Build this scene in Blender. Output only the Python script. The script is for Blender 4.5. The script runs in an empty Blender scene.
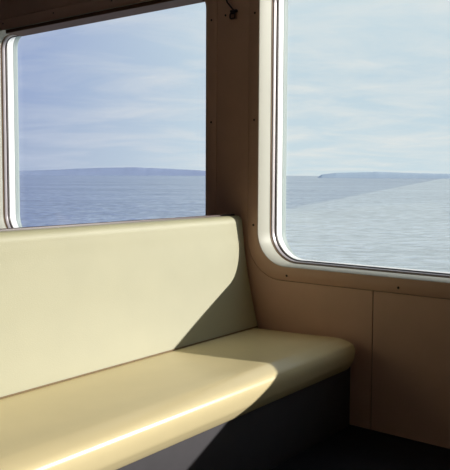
import bpy, bmesh, math, random
from mathutils import Vector, Matrix, noise
random.seed(7)
S = bpy.context.scene
C = S.collection

# ------------------------------------------------------------------ helpers
def link(name, me, mat=None, parent=None):
    o = bpy.data.objects.new(name, me); C.objects.link(o)
    if mat is not None and me is not None: me.materials.append(mat)
    if parent is not None: o.parent = parent
    return o

def mesh(name, bm, mat, parent=None, smooth=True, angle=35):
    bmesh.ops.recalc_face_normals(bm, faces=bm.faces[:])
    me = bpy.data.meshes.new(name); bm.to_mesh(me); bm.free()
    if smooth:
        for p in me.polygons: p.use_smooth = True
        me.set_sharp_from_angle(angle=math.radians(angle))
    return link(name, me, mat, parent)

def rr(x0, x1, z0, z1, r, n=14, rt=None):
    """rounded rectangle outline in x,z, counter-clockwise from the lower left corner"""
    out = []; t = r if rt is None else rt
    for cx, cz, a0, q in ((x0+r, z0+r, 180, r), (x1-r, z0+r, 270, r), (x1-t, z1-t, 0, t), (x0+t, z1-t, 90, t)):
        for i in range(n+1):
            a = math.radians(a0 + 90*i/n)
            out.append((cx + q*math.cos(a), cz + q*math.sin(a)))
    return out

def loft(bm, loops, closed_ring=False, cap0=False, cap1=False):
    vs = [[bm.verts.new(p) for p in lp] for lp in loops]
    n = len(vs[0])
    pairs = list(zip(vs, vs[1:]))
    if closed_ring: pairs.append((vs[-1], vs[0]))
    for a, b in pairs:
        for i in range(n):
            j = (i+1) % n
            bm.faces.new((a[i], a[j], b[j], b[i]))
    if cap0: bm.faces.new(vs[0])
    if cap1: bm.faces.new(vs[-1])
    return vs

def box(bm, x0, x1, y0, y1, z0, z1, bev=0):
    b = bmesh.new()
    bmesh.ops.create_cube(b, size=1)
    for v in b.verts:
        v.co = Vector(((x0+x1)/2 + v.co.x*(x1-x0), (y0+y1)/2 + v.co.y*(y1-y0), (z0+z1)/2 + v.co.z*(z1-z0)))
    if bev: bmesh.ops.bevel(b, geom=b.edges[:], offset=bev, segments=3, affect='EDGES', profile=.5)
    me = bpy.data.meshes.new('t'); b.to_mesh(me); b.free(); bm.from_mesh(me); bpy.data.meshes.remove(me)

def plate(bm, outlines, y0, y1):
    """flat sheet in the x,z plane from one outer outline and any holes, y0..y1 thick"""
    b = bmesh.new(); edges = []
    for lp in outlines:
        vs = [b.verts.new((x, y0, z)) for x, z in lp]
        for i in range(len(vs)): edges.append(b.edges.new((vs[i], vs[(i+1) % len(vs)])))
    bmesh.ops.triangle_fill(b, use_beauty=True, use_dissolve=False, edges=edges)
    bmesh.ops.dissolve_degenerate(b, dist=1e-6, edges=b.edges[:])
    r = bmesh.ops.extrude_face_region(b, geom=b.faces[:])
    for g in r['geom']:
        if isinstance(g, bmesh.types.BMVert): g.co.y = y1
    me = bpy.data.meshes.new('t'); b.to_mesh(me); b.free(); bm.from_mesh(me); bpy.data.meshes.remove(me)

def tube(bm, pts, r, n=10):
    loops = []
    for i, p in enumerate(pts):
        p = Vector(p)
        t = (Vector(pts[min(i+1, len(pts)-1)]) - Vector(pts[max(i-1, 0)])).normalized()
        u = t.cross(Vector((0, 1, 0.01))).normalized(); w = t.cross(u)
        loops.append([p + r*(math.cos(2*math.pi*k/n)*u + math.sin(2*math.pi*k/n)*w) for k in range(n)])
    loft(bm, loops, cap0=True, cap1=True)

def empty(name, loc=(0, 0, 0)):
    o = bpy.data.objects.new(name, None); o.location = loc; C.objects.link(o); return o

# ------------------------------------------------------------------ materials
def mat(name, col, rough=.5, spec=.5, var=0, vscale=8, bump=0, bscale=200, metal=0, stretch=(1, 1, 1)):
    m = bpy.data.materials.new(name); m.use_nodes = True
    nt = m.node_tree; N = nt.nodes; L = nt.links
    b = N['Principled BSDF']
    b.inputs['Base Color'].default_value = (*col, 1)
    b.inputs['Roughness'].default_value = rough
    b.inputs['Specular IOR Level'].default_value = spec
    b.inputs['Metallic'].default_value = metal
    if var or bump:
        tc = N.new('ShaderNodeTexCoord'); mp = N.new('ShaderNodeMapping'); mp.inputs['Scale'].default_value = stretch
        L.new(tc.outputs['Object'], mp.inputs['Vector'])
    if var:
        nz = N.new('ShaderNodeTexNoise'); nz.inputs['Scale'].default_value = vscale; nz.inputs['Detail'].default_value = 6
        L.new(mp.outputs[0], nz.inputs['Vector'])
        rp = N.new('ShaderNodeValToRGB')
        rp.color_ramp.elements[0].position = .3; rp.color_ramp.elements[1].position = .7
        rp.color_ramp.elements[0].color = (*[c*(1-var) for c in col], 1)
        rp.color_ramp.elements[1].color = (*[min(1, c*(1+var)) for c in col], 1)
        L.new(nz.outputs[0], rp.inputs[0]); L.new(rp.outputs[0], b.inputs['Base Color'])
    if bump:
        nb = N.new('ShaderNodeTexNoise'); nb.inputs['Scale'].default_value = bscale; nb.inputs['Detail'].default_value = 2
        L.new(mp.outputs[0], nb.inputs['Vector'])
        bp = N.new('ShaderNodeBump'); bp.inputs['Strength'].default_value = bump; bp.inputs['Distance'].default_value = .002
        L.new(nb.outputs[0], bp.inputs['Height']); L.new(bp.outputs[0], b.inputs['Normal'])
    return m

M_WALL   = mat('brown_laminate', (.64, .405, .32), .45, .4, var=.05, vscale=5, bump=.04, bscale=300)
M_CORE   = mat('dark_wall_core', (.05, .03, .02), .8)
M_FRAME  = mat('brown_frame_plate', (.64, .405, .32), .4, .4, var=.04, vscale=6)
M_REVEAL = mat('cream_painted_reveal', (.54, .525, .45), .45, .2)
M_RUBBER = mat('dark_rubber', (.05, .035, .03), .5, .4)
M_TAN    = mat('tan_sealing_strip', (.26, .16, .09), .5, .4)
M_BEAD   = mat('brushed_bead', (.52, .47, .48), .35, .5, metal=.2)
M_WHITE  = mat('white_hull_paint', (.68, .68, .67), .5, .2)
M_PLATE  = mat('brown_plate', (.32, .19, .15), .4, .4)
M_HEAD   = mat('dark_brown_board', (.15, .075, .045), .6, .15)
M_RIM    = mat('grey_green_rim', (.30, .35, .345), .5, .2)
M_PIPE   = mat('brown_piping', (.22, .14, .06), .5, .3)
M_SCREW  = mat('dark_screw', (.03, .02, .018), .4, .5, metal=.3)
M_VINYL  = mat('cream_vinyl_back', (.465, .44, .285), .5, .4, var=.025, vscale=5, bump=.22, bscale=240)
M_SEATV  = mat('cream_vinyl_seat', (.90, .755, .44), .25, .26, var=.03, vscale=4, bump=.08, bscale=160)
M_BOARD  = mat('dark_back_panel', (.10, .065, .06), .4)
M_BASE   = mat('charcoal_plinth', (.075, .07, .08), .6, .3, var=.08, vscale=10)
M_FLOOR  = mat('dark_blue_linoleum', (.014, .014, .02), .6, .2, var=.2, vscale=20)
M_CEIL   = mat('pale_ceiling_panel', (.72, .64, .56), .6, .3)
M_CABIN  = mat('cabin_wall_panel', (.46, .37, .31), .6, .3)
M_CLASP  = mat('dark_bronze', (.04, .025, .03), .4, .5, metal=.5)

def glass_mat(name, tint):
    m = bpy.data.materials.new(name); m.use_nodes = True
    nt = m.node_tree; N = nt.nodes; L = nt.links; N.clear()
    out = N.new('ShaderNodeOutputMaterial')
    tr = N.new('ShaderNodeBsdfTransparent'); tr.inputs[0].default_value = (*tint, 1)
    gl = N.new('ShaderNodeBsdfGlossy'); gl.inputs['Roughness'].default_value = 0.0
    lw = N.new('ShaderNodeLayerWeight'); lw.inputs[0].default_value = .5     # Schlick: .04 + .96 (1-cos)^5
    pw = N.new('ShaderNodeMath'); pw.operation = 'POWER'; pw.inputs[1].default_value = 5
    ma = N.new('ShaderNodeMath'); ma.operation = 'MULTIPLY_ADD'; ma.inputs[1].default_value = .96; ma.inputs[2].default_value = .04
    mx = N.new('ShaderNodeMixShader')
    L.new(lw.outputs['Facing'], pw.inputs[0]); L.new(pw.outputs[0], ma.inputs[0]); L.new(ma.outputs[0], mx.inputs[0]); L.new(tr.outputs[0], mx.inputs[1]); L.new(gl.outputs[0], mx.inputs[2])
    L.new(mx.outputs[0], out.inputs[0])
    return m
M_GLASS1 = glass_mat('blue_tinted_glass', (.965, .972, .99))
M_GLASS2 = glass_mat('clear_glass', (.985, .99, .99))

# ------------------------------------------------------------------ the window wall
YW = 3.092                  # face of the wall lining
Z0, Z1 = .75, 2.238         # window openings
RO, RT = .175, .105         # corner radii of an opening, below and above
ZT = 2.75
WINS = [('window_1', -4.615, -2.561, .077, M_GLASS1), ('window_2', -2.199, 1.16, .067, M_GLASS2), ('window_3', 1.52, 3.2, .064, M_GLASS2)]
XL, XR, YB = -8.0, 3.4, -3.0

def opening(w, d, n=14, sill=0, top=0):    # outline inset by d, its sill raised by a little more
    return rr(w[1]+d, w[2]-d, Z0+d+sill, Z1-d+top, max(RO-d, .02), n, max(RT-d, .02))
def flange(w, g=0, n=14):
    o = w[3]
    return rr(w[1]-o-g, w[2]+o+g, Z0-.072-g, Z1+.072+g, RO+o*.6, n, RT+o*.6)

bm = bmesh.new()
plate(bm, [[(XL, 0), (XR, 0), (XR, ZT), (XL, ZT)]] + [opening(w, -.012) for w in WINS], YW+.008, YW+.17)
wall = mesh('wall_window_side', bm, M_CORE, None, False); wall['kind'] = 'structure'

def half(w, left, g=.003, n=14):
    """left or right half of a flange cut-out, from bottom to top (left) or top to bottom (right)"""
    lp = flange(w, g, n); k = n+1
    return (lp[k*0:k*1], lp[k*1:k*2], lp[k*2:k*3], lp[k*3:k*4])
XS = [-1.527, 2.3]          # panel joints below and above windows
g = .0025
def panel(x0, x1, lw, rw, holes, notch=None):
    out = []
    out.append((x0, 0.002))
    if rw:                  # outline steps round the left half of the window at its right edge
        bl, br, tr, tl = half(rw, True)
        out += [(x1, .002)] + [(x1, bl[0][1]*0 + Z0-.072-.003)] + list(reversed(bl)) + list(reversed(tl)) + [(x1, Z1+.072+.003), (x1, ZT-.002)]
    else:
        out += [(x1, .002), (x1, ZT-.002)]
    if notch:               # a separate panel fills this gap above a window
        zn = Z1+.0775; out += [(notch[1]+g, ZT-.002), (notch[1]+g, zn), (notch[0]-g, zn), (notch[0]-g, ZT-.002)]
    out.append((x0, ZT-.002))
    if lw:
        bl, br, tr, tl = half(lw, False)
        out += [(x0, Z1+.072+.003)] + list(reversed(tr)) + list(reversed(br)) + [(x0, Z0-.072-.003)]
    bm = bmesh.new(); plate(bm, [out] + holes, YW, YW+.0085)
    return mesh('wall_panel', bm, M_WALL, wall, False)
panel(XL, XS[0]-g, None, WINS[1], [flange(WINS[0], .003)], (-4.345, -3.684))
bm = bmesh.new(); plate(bm, [[(-4.345+g, Z1+.080), (-3.684-g, Z1+.080), (-3.684-g, ZT-.002), (-4.345+g, ZT-.002)]], YW, YW+.0085)
mesh('wall_panel', bm, M_WALL, wall, False)
panel(XS[0]+g, XS[1]-g, WINS[1], WINS[2], [])
panel(XS[1]+g, XR, WINS[2], None, [])

def ring(loopfun, prof):
    """sweep a profile of (inset, y) round an opening"""
    bm = bmesh.new()
    loft(bm, [[(x, y, z) for x, z in loopfun(d)] for d, y in prof])
    return bm

screw_me = None
def screw(x, z, parent):
    global screw_me
    if screw_me is None:
        b = bmesh.new()
        prof = [(.0, -.0028), (.003, -.0027), (.0052, -.0016), (.0062, 0), (.0062, .002)]
        loft(b, [[(r*math.cos(2*math.pi*k/16), y, r*math.sin(2*math.pi*k/16)) for k in range(16)] for r, y in prof[1:]], cap0=True)
        bmesh.ops.recalc_face_normals(b, faces=b.faces[:])
        screw_me = bpy.data.meshes.new('screw'); b.to_mesh(screw_me); b.free(); screw_me.materials.append(M_SCREW)
    o = bpy.data.objects.new('screw', screw_me); C.objects.link(o); o.location = (x, YW-.0045, z); o.parent = parent

for w in WINS:
    op = lambda d, w=w: opening(w, d)
    # frame plate: flat ring standing just proud of the lining, softened edges
    bm = bmesh.new()
    fo = lambda d: flange(w, -d)
    yf = YW-.004
    loops = [[(x, YW+.008, z) for x, z in fo(0)], [(x, yf+.0015, z) for x, z in fo(0)], [(x, yf, z) for x, z in fo(.0015)]]
    loops += [[(x, y, z) for x, z in op(d)] for d, y in ((-.004, yf), (-.0015, yf+.0008))]
    loft(bm, loops)
    fr = mesh(w[0], bm, M_FRAME, None, True, 60); fr['kind'] = 'structure'
    SR, SG = .003, .002                                  # the sill slopes up towards the glass
    oq = lambda p: opening(w, p[0], sill=p[1], top=.03 if p[2] > YW+.149 else 0)     # the outer frame stands higher than the head
    def rng3(prof):
        bm = bmesh.new(); loft(bm, [[(x, p[2], z) for x, z in oq(p)] for p in prof]); return bm
    mesh('reveal', rng3([(-.0016, 0, yf+.0008), (-.0004, 0, yf+.002), (.0006, .0008, yf+.004), (.004, SR, YW+.102)]), M_REVEAL, fr, True, 50)
    mesh('gasket', rng3([(.0035, SR, YW+.102), (.006, SR, YW+.1015), (.007, SR, YW+.103), (.007, SR, YW+.112)]), M_TAN, fr)
    mesh('glazing_bead', rng3([(.0068, SR, YW+.112), (.011, SR, YW+.111), (.013, SR, YW+.114), (.013, SR, YW+.136)]), M_BEAD, fr)
    mesh('inner_gasket', rng3([(.0125, SR, YW+.136), (.016, SG, YW+.1355), (.0185, SG, YW+.138), (.0185, SG, YW+.150)]), M_RUBBER, fr)
    bm = bmesh.new(); plate(bm, [opening(w, .012, sill=SR)], YW+.143, YW+.149); mesh('glass_pane', bm, w[4], fr, False)
    mesh('outer_frame', rng3([(-.005, SR, YW+.150), (.0183, SG, YW+.1505), (.018, SG, YW+.195), (.014, SG-.005, YW+.203), (.0, 0, YW+.205), (-.05, 0, YW+.205), (-.05, 0, YW+.165)]), M_WHITE, fr, True, 50)
    mesh('outer_rim', rng3([(.0, SG-.006, YW+.2055), (.0145, SG-.006, YW+.206), (.016, SG-.008, YW+.225), (.018, SG-.012, YW+.238), (.014, SG-.016, YW+.243), (-.04, 0, YW+.243), (-.04, 0, YW+.21)]), M_RIM, fr, True, 50)
    # brown lining board fixed under the head of the opening
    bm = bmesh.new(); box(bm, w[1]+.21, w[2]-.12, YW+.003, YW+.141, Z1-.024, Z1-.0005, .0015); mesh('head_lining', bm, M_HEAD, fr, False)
    o = w[3]/2 + .002
    for z in (.957, 1.512, 2.066):
        screw(w[1]-o+.006*(w[0] != 'window_1'), z, fr); screw(w[2]+o, z, fr)
    nx = 4
    for i in range(nx):
        x = w[1]+.19 + i*(w[2]-w[1]-.38)/(nx-1)
        if w[0] == 'window_2': x = -2.014 + .616*i
        screw(x, Z0-.046, fr); screw(x, Z1+.046, fr)

# ------------------------------------------------------------------ rest of the cabin
def struct(name, bm, m):
    o = mesh(name, bm, m, None, False); o['kind'] = 'structure'; return o
bm = bmesh.new(); box(bm, XL-.1, XR+.1, YB-.1, YW+.165, -.1, 0); struct('floor', bm, M_FLOOR)
bm = bmesh.new(); box(bm, XL-.1, XR+.1, YB-.1, YW+.165, ZT, ZT+.1); struct('ceiling', bm, M_CEIL)
bm = bmesh.new(); box(bm, XL-.1, XL, YB, YW+.165, 0, ZT); struct('wall_left', bm, M_CABIN)
bm = bmesh.new(); box(bm, XR, XR+.1, YB, YW+.165, 0, ZT); struct('wall_right', bm, M_CABIN)
bm = bmesh.new(); box(bm, XL-.1, XR+.1, YB-.1, YB, 0, ZT); struct('wall_back', bm, M_CABIN)

# ------------------------------------------------------------------ the bench
BY0, BY1 = .45, 3.083
bench = empty('bench', (-1.95, (BY0+BY1)/2, 0))
bench['label'] = 'cream vinyl upholstered bench with a high back, half in sunlight, below the windows'
bench['category'] = 'bench'
off = -Vector(bench.location)

def smooth_profile(pts, n=8):
    """Catmull-Rom through a closed list of (x, z, sharp)"""
    out = []; m = len(pts)
    for i in range(m):
        p0, p1, p2, p3 = (Vector(pts[(i+k-1) % m][:2]) for k in range(4))
        if pts[i][2] and pts[(i+1) % m][2]:
            out.append(p1); continue
        if pts[i][2]: p0 = p1
        if pts[(i+1) % m][2]: p3 = p2
        for k in range(n):
            t = k/n
            out.append(.5*((2*p1) + (p2-p0)*t + (2*p0-5*p1+4*p2-p3)*t*t + (3*p1-p0-3*p2+p3)*t**3))
    return [(v.x, v.y) for v in out]

def inset(lp, d):
    n = len(lp); out = []
    area = sum(lp[i][0]*lp[(i+1) % n][1]-lp[(i+1) % n][0]*lp[i][1] for i in range(n))
    s = 1 if area > 0 else -1
    for i in range(n):
        a = Vector(lp[i-1]); b = Vector(lp[i]); c = Vector(lp[(i+1) % n])
        n1 = Vector((-(b-a).y, (b-a).x)).normalized(); n2 = Vector((-(c-b).y, (c-b).x)).normalized()
        v = (n1+n2); v = v.normalized()/max(.5, math.sqrt(max(.01, (1+n1.dot(n2))/2)))
        p = b + s*d*v; out.append((p.x, p.y))
    return out

def cushion(name, lp, r, m, BY1=3.083, ny=40):
    bm = bmesh.new(); loops = []
    ys = []
    for k in range(7):
        a = math.pi/2*k/6; ys.append((BY0 + r*(1-math.sin(a)), r*(1-math.cos(a))))
    ys = [(BY0 + r*(1-math.sin(math.pi/2*k/6)), r*(1-math.cos(math.pi/2*k/6))) for k in range(6, -1, -1)]
    ys += [(BY0+r+(BY1-BY0-2*r)*k/ny, 0) for k in range(1, ny)]
    ys += [(BY1 - r*(1-math.sin(math.pi/2*k/6)), r*(1-math.cos(math.pi/2*k/6))) for k in range(0, 7)]
    if ys[0][0] > ys[-1][0]: ys.reverse()
    for y, d in ys:
        loops.append([Vector((x, y, z)) + off for x, z in (inset(lp, d) if d else lp)])
    loft(bm, loops, cap0=True, cap1=True)
    return mesh(name, bm, m, bench, True, 50)

# cross-sections in x,z
seat = smooth_profile([(-2.30, .33, 1), (-1.66, .290, 1), (-1.628, .290, 1), (-1.620, .297, 0), (-1.606, .318, 0), (-1.595, .340, 0), (-1.587, .380, 0), (-1.591, .405, 0),
                       (-1.607, .422, 0), (-1.655, .436, 0), (-1.702, .438, 0), (-1.81, .4325, 0), (-2.0, .425, 0), (-2.176, .419, 0), (-2.24, .41, 0), (-2.30, .395, 1)])
cushion('seat_cushion', seat, .032, M_SEATV, 3.062)
back = smooth_profile([(-2.170, .39, 1), (-2.180, .425, 0), (-2.212, .54, 0), (-2.240, .66, 0), (-2.262, .78, 0), (-2.277, .88, 0), (-2.2845, .945, 0), (-2.289, .977, 0),
                       (-2.300, .997, 0), (-2.318, 1.005, 0), (-2.336, 1.003, 0), (-2.348, .99, 1), (-2.348, .39, 1)])
cushion('backrest', back, .014, M_VINYL, 3.078)
bm = bmesh.new(); tube(bm, [Vector((-2.1765, BY0+.02, .4225))+off, Vector((-2.1765, 3.06, .4225))+off], .0032); mesh('piping', bm, M_PIPE, bench)['label'] = 'brown piping along the seam of seat and back'
bm = bmesh.new(); box(bm, -2.369, -2.349, BY0-.01, BY1+.002, .0, 1.012, .003)
for v in bm.verts: v.co += off
mesh('back_panel', bm, M_BOARD, bench, True)
bm = bmesh.new(); box(bm, -2.347, -1.636, BY0+.02, BY1+.002, 0, .33, .003)
for v in bm.verts: v.co += off
mesh('base', bm, M_BASE, bench, True)['label'] = 'charcoal plinth under the seat'

# added facing bench, out of view on the right, to shade the lower wall
b2 = bench.copy(); C.objects.link(b2); b2.location.x = .32; b2.rotation_euler.z = 0; b2.scale.x = 1
b2.matrix_world = Matrix.Translation(Vector((.15, (BY0+BY1)/2, 0))) @ Matrix.Diagonal((-1, 1, 1, 1))
b2['label'] = 'added unseen cream bench facing the first one, shades the lower wall'
for ch in list(bench.children):
    c = ch.copy(); C.objects.link(c); c.parent = b2

# ------------------------------------------------------------------ clasp with cord on the post between the windows
yc = YW-.0005
cl = empty('cord_clasp', (-2.382, YW, 2.076)); SHIFT = Vector((.014, 0, 0))
cl['label'] = 'small dark metal clasp with a cord, high on the post between windows'; cl['category'] = 'clasp'
def clpart(name, bm, m=M_CLASP):
    for v in bm.verts: v.co += SHIFT - Vector(cl.location)
    return mesh(name, bm, m, cl)
bm = bmesh.new(); box(bm, -2.402, -2.360, yc-.004, yc, 2.050, 2.092, .002); clpart('plate', bm, M_PLATE)
bm = bmesh.new()
sq = rr(-2.398, -2.366, 2.054, 2.080, .006, 5)
pts = [(x, yc-.014, z) for x, z in sq]; tube(bm, pts + [pts[0]], .004, 8); clpart('loop', bm)
bm = bmesh.new(); box(bm, -2.396, -2.352, yc-.020, yc-.003, 2.084, 2.098, .004); clpart('latch', bm)
bm = bmesh.new()
P = [(-2.374, yc-.012, 2.094), (-2.39, yc-.014, 2.112), (-2.418, yc-.012, 2.142), (-2.436, yc-.009, 2.172), (-2.444, yc-.007, 2.23), (-2.446, yc-.007, 2.45), (-2.446, yc-.007, 2.745)]
tube(bm, P, .0042, 8); clpart('cord', bm)
b = bmesh.new()
sc = bpy.data.objects.new('screw', screw_me); C.objects.link(sc); sc.parent = cl; sc.location = (-.044, -.0004, 0.004)

# ------------------------------------------------------------------ outside: sea and headlands
SEA = -6.0
def sea_mat():
    m = bpy.data.materials.new('rippled_sea'); m.use_nodes = True
    nt = m.node_tree; N = nt.nodes; L = nt.links; N.clear()
    out = N.new('ShaderNodeOutputMaterial')
    geo = N.new('ShaderNodeNewGeometry'); sp = N.new('ShaderNodeSeparateXYZ'); L.new(geo.outputs['Position'], sp.inputs[0])
    def mth(op, a, b=None, c=None, clamp=False):
        n = N.new('ShaderNodeMath'); n.operation = op; n.use_clamp = clamp
        for i, v in enumerate((a, b, c)):
            if v is None: continue
            if isinstance(v, (int, float)): n.inputs[i].default_value = v
            else: L.new(v, n.inputs[i])
        return n.outputs[0]
    # wave axes: crests run along u
    u = mth('ADD', mth('MULTIPLY', sp.outputs[0], .78), mth('MULTIPLY', sp.outputs[1], .62))
    v = mth('ADD', mth('MULTIPLY', sp.outputs[0], -.62), mth('MULTIPLY', sp.outputs[1], .78))
    def nz(su, sv, detail):
        cb = N.new('ShaderNodeCombineXYZ'); L.new(mth('MULTIPLY', u, su), cb.inputs[0]); L.new(mth('MULTIPLY', v, sv), cb.inputs[1])
        t = N.new('ShaderNodeTexNoise'); t.inputs['Scale'].default_value = 1; t.inputs['Detail'].default_value = detail
        L.new(cb.outputs[0], t.inputs['Vector']); return t.outputs[0]
    n1 = nz(.45, .55, 4); n2 = nz(.07, .11, 3); n3 = nz(.006, .016, 4)
    h = mth('ADD', mth('MULTIPLY', n1, .9), mth('MULTIPLY', n2, 3.0))
    bp = N.new('ShaderNodeBump'); bp.inputs['Strength'].default_value = 1; bp.inputs['Distance'].default_value = 1.0
    L.new(h, bp.inputs['Height'])
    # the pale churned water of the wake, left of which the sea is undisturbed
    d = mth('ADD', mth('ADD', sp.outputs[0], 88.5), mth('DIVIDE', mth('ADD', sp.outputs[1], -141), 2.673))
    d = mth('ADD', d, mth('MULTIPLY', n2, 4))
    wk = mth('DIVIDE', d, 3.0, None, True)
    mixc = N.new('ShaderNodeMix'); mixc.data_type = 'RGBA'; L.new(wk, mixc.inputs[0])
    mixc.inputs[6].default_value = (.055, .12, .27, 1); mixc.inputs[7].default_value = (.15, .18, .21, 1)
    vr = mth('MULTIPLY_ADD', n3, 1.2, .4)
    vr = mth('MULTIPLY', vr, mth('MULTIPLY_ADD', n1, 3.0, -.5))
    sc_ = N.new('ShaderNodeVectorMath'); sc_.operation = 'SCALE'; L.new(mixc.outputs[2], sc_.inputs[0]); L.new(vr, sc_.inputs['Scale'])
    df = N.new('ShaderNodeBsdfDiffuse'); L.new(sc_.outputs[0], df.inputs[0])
    gl = N.new('ShaderNodeBsdfGlossy'); gl.inputs['Roughness'].default_value = .10; gl.inputs[0].default_value = (.95, .95, .95, 1)
    L.new(bp.outputs[0], gl.inputs['Normal']); L.new(bp.outputs[0], df.inputs['Normal'])
    fr = N.new('ShaderNodeFresnel'); fr.inputs[0].default_value = 1.33
    L.new(bp.outputs[0], fr.inputs['Normal'])
    mx = N.new('ShaderNodeMixShader')
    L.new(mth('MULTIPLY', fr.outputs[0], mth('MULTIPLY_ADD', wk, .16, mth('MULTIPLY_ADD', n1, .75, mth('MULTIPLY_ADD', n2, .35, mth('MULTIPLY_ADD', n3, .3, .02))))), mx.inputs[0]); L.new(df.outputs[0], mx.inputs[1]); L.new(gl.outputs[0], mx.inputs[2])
    L.new(mx.outputs[0], out.inputs[0])
    return m
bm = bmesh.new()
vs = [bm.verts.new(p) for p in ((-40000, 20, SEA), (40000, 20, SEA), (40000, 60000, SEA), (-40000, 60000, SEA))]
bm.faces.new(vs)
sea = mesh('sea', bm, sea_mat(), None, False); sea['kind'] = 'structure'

FW = Vector((-math.sin(.664638)*math.cos(.0691512), math.cos(.664638)*math.cos(.0691512), -math.sin(.0691512)))
def azim(px):               # horizontal direction of a photo column
    rt = Vector((math.cos(.664638), math.sin(.664638), 0)); d = FW + rt*(px-225)/716.87
    return Vector((d.x, d.y, 0)).normalized()
M_LAND2 = mat('haze_tinted_wooded_shore', (.33, .38, .50), .9, .1, var=.03, vscale=.006)  # aerial haze painted into the base colour, bluer for the far shore
M_LAND1 = mat('haze_tinted_wooded_land', (.46, .54, .60), .9, .1, var=.03, vscale=.006)  # paleness of distance haze put into the land's own colour
def headland(name, prof, dist, depth, m, label, seed):
    """a long low wooded ridge: crest heights along its azimuth, falling to the water in front and behind"""
    bm = bmesh.new(); rows = []
    n = 260
    for i in range(n+1):
        t = i/n; px = prof[0][0] + t*(prof[-1][0]-prof[0][0])
        for (a, ha), (b, hb) in zip(prof, prof[1:]):
            if a <= px <= b: h = ha + (hb-ha)*(px-a)/(b-a); break
        d = azim(px)
        row = []
        for k in range(9):
            u = k/8; rr_ = dist + depth*u
            hh = h * (1.12 + .03*noise.noise((px*.12, seed, 0)) + .04*noise.noise((px*.5, seed, k*.8)))
            z = SEA - 3 + (hh+3)*math.sin(math.pi*min(1, u*1.0))**.6 if 0 < k < 8 else SEA - 3
            row.append(bm.verts.new((d.x*rr_, d.y*rr_, z)))
        rows.append(row)
    for a, b in zip(rows, rows[1:]):
        for k in range(8): bm.faces.new((a[k], b[k], b[k+1], a[k+1]))
    o = mesh(name, bm, m, None, True, 80)
    o['label'] = label; o['category'] = 'headland'
    return o
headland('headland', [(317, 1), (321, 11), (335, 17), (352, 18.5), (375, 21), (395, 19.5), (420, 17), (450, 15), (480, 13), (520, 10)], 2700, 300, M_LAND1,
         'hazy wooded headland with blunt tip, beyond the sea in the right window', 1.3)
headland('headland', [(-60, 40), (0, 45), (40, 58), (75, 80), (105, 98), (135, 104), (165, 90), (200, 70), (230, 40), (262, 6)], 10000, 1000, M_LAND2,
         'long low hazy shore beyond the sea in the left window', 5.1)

# ------------------------------------------------------------------ sky
W = bpy.data.worlds.new('sky'); S.world = W; W.use_nodes = True
nt = W.node_tree; N = nt.nodes; L = nt.links; N.clear()
out = N.new('ShaderNodeOutputWorld'); bg = N.new('ShaderNodeBackground')
tc = N.new('ShaderNodeTexCoord')
sep = N.new('ShaderNodeSeparateXYZ'); L.new(tc.outputs['Generated'], sep.inputs[0])
def math_(op, a, b=None, clamp=False):
    n = N.new('ShaderNodeMath'); n.operation = op; n.use_clamp = clamp
    for i, v in enumerate((a, b)):
        if v is None: continue
        if hasattr(v, 'links') or hasattr(v, 'is_linked'): L.new(v, n.inputs[i])
        else: n.inputs[i].default_value = v
    return n.outputs[0]
# nearness to the sun's side, by azimuth: 0 far left of the view, 1 right of it
az = math_('ADD', math_('MULTIPLY', sep.outputs[0], .787), math_('MULTIPLY', sep.outputs[1], .617))
near = N.new('ShaderNodeMapRange'); near.inputs['From Min'].default_value = -.32; near.inputs['From Max'].default_value = -.02
L.new(az, near.inputs['Value'])
def ramp(stops):
    r = N.new('ShaderNodeValToRGB'); r.color_ramp.interpolation = 'EASE'
    els = r.color_ramp.elements
    while len(els) < len(stops): els.new(.5)
    for e, (p, c) in zip(els, stops): e.position = p; e.color = (*c, 1)
    return r
def mixc(f, a, b):
    n = N.new('ShaderNodeMix'); n.data_type = 'RGBA'; n.clamp_factor = True
    L.new(f, n.inputs[0]); L.new(a, n.inputs[6]); L.new(b, n.inputs[7]); return n.outputs[2]
elev = math_('MULTIPLY', sep.outputs[2], 2.5, True)
left = ramp([(0, (.42, .50, .68)), (.35, (.33, .42, .68)), (.7, (.29, .36, .66)), (1, (.24, .32, .62))])
right = ramp([(0, (.66, .79, .85)), (.3, (.61, .75, .83)), (.6, (.66, .79, .85)), (1, (.55, .68, .8))])
L.new(elev, left.inputs[0]); L.new(elev, right.inputs[0])
base = mixc(near.outputs[0], left.outputs[0], right.outputs[0])
cloudc = mixc(near.outputs[0], ramp([(0, (.46, .55, .72)), (1, (.50, .58, .76))]).outputs[0], ramp([(0, (.80, .85, .85)), (1, (.80, .86, .87))]).outputs[0])
den = math_('ADD', sep.outputs[2], .12)
cx = N.new('ShaderNodeCombineXYZ')
fwd_ = math_('ADD', math_('MULTIPLY', sep.outputs[0], -.617), math_('MULTIPLY', sep.outputs[1], .787))
L.new(math_('DIVIDE', az, den), cx.inputs[0]); L.new(math_('DIVIDE', fwd_, den), cx.inputs[1])
mp = N.new('ShaderNodeMapping'); mp.inputs['Scale'].default_value = (.8, 1.15, 1); mp.inputs['Location'].default_value = (3.1, 1.7, 0)
L.new(cx.outputs[0], mp.inputs[0])
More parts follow.
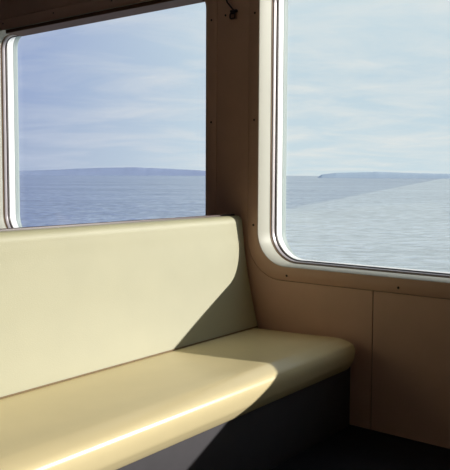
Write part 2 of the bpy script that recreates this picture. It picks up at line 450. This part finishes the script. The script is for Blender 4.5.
nz = N.new('ShaderNodeTexNoise'); nz.inputs['Scale'].default_value = 1.5; nz.inputs['Detail'].default_value = 8; nz.inputs['Roughness'].default_value = .62
nz.inputs['Distortion'].default_value = .4
L.new(mp.outputs[0], nz.inputs['Vector'])
cf = N.new('ShaderNodeMapRange'); cf.inputs['From Min'].default_value = .42; cf.inputs['From Max'].default_value = .66
L.new(nz.outputs[0], cf.inputs['Value'])
col = mixc(cf.outputs[0], base, cloudc)
L.new(col, bg.inputs[0]); bg.inputs[1].default_value = 1.0
L.new(bg.outputs[0], out.inputs[0])

# ------------------------------------------------------------------ sun
sd = bpy.data.lights.new('sun', 'SUN'); sd.energy = 5.1; sd.angle = math.radians(.6); sd.color = (1, .96, .88)
so = bpy.data.objects.new('sun', sd); C.objects.link(so); so.location = (6, 9, 5)
so.rotation_euler = Vector((-1.12, -1, -.474)).to_track_quat('-Z', 'Y').to_euler()

# ------------------------------------------------------------------ camera (level eye of a seated passenger, the ship rolled a hair)
cd = bpy.data.cameras.new('camera'); cam = bpy.data.objects.new('camera', cd); C.objects.link(cam); S.camera = cam
F_PX, YAW, PIT, ROL = 716.87, .664638, .0691512, .00476358
fw = Vector((-math.sin(YAW)*math.cos(PIT), math.cos(YAW)*math.cos(PIT), -math.sin(PIT)))
r0 = Vector((math.cos(YAW), math.sin(YAW), 0)); u0 = r0.cross(fw)
r_ = r0*math.cos(ROL) + u0*math.sin(ROL); u_ = u0*math.cos(ROL) - r0*math.sin(ROL)
mw = Matrix.Identity(4)
for i in range(3): mw[i][0], mw[i][1], mw[i][2] = r_[i], u_[i], -fw[i]
mw[2][3] = 1.22
cam.matrix_world = mw
cd.sensor_fit = 'HORIZONTAL'; cd.sensor_width = 36; cd.lens = F_PX/450*36
cd.shift_y = -10/450
cd.clip_start = .05; cd.clip_end = 100000

S.view_settings.view_transform = 'Standard'; S.view_settings.look = 'None'
S.view_settings.gamma = 1; S.view_settings.use_curve_mapping = False
S.view_settings.exposure = 0
S.cycles.max_bounces = 10; S.cycles.diffuse_bounces = 6; S.cycles.transparent_max_bounces = 16
S.cycles.use_denoising = True
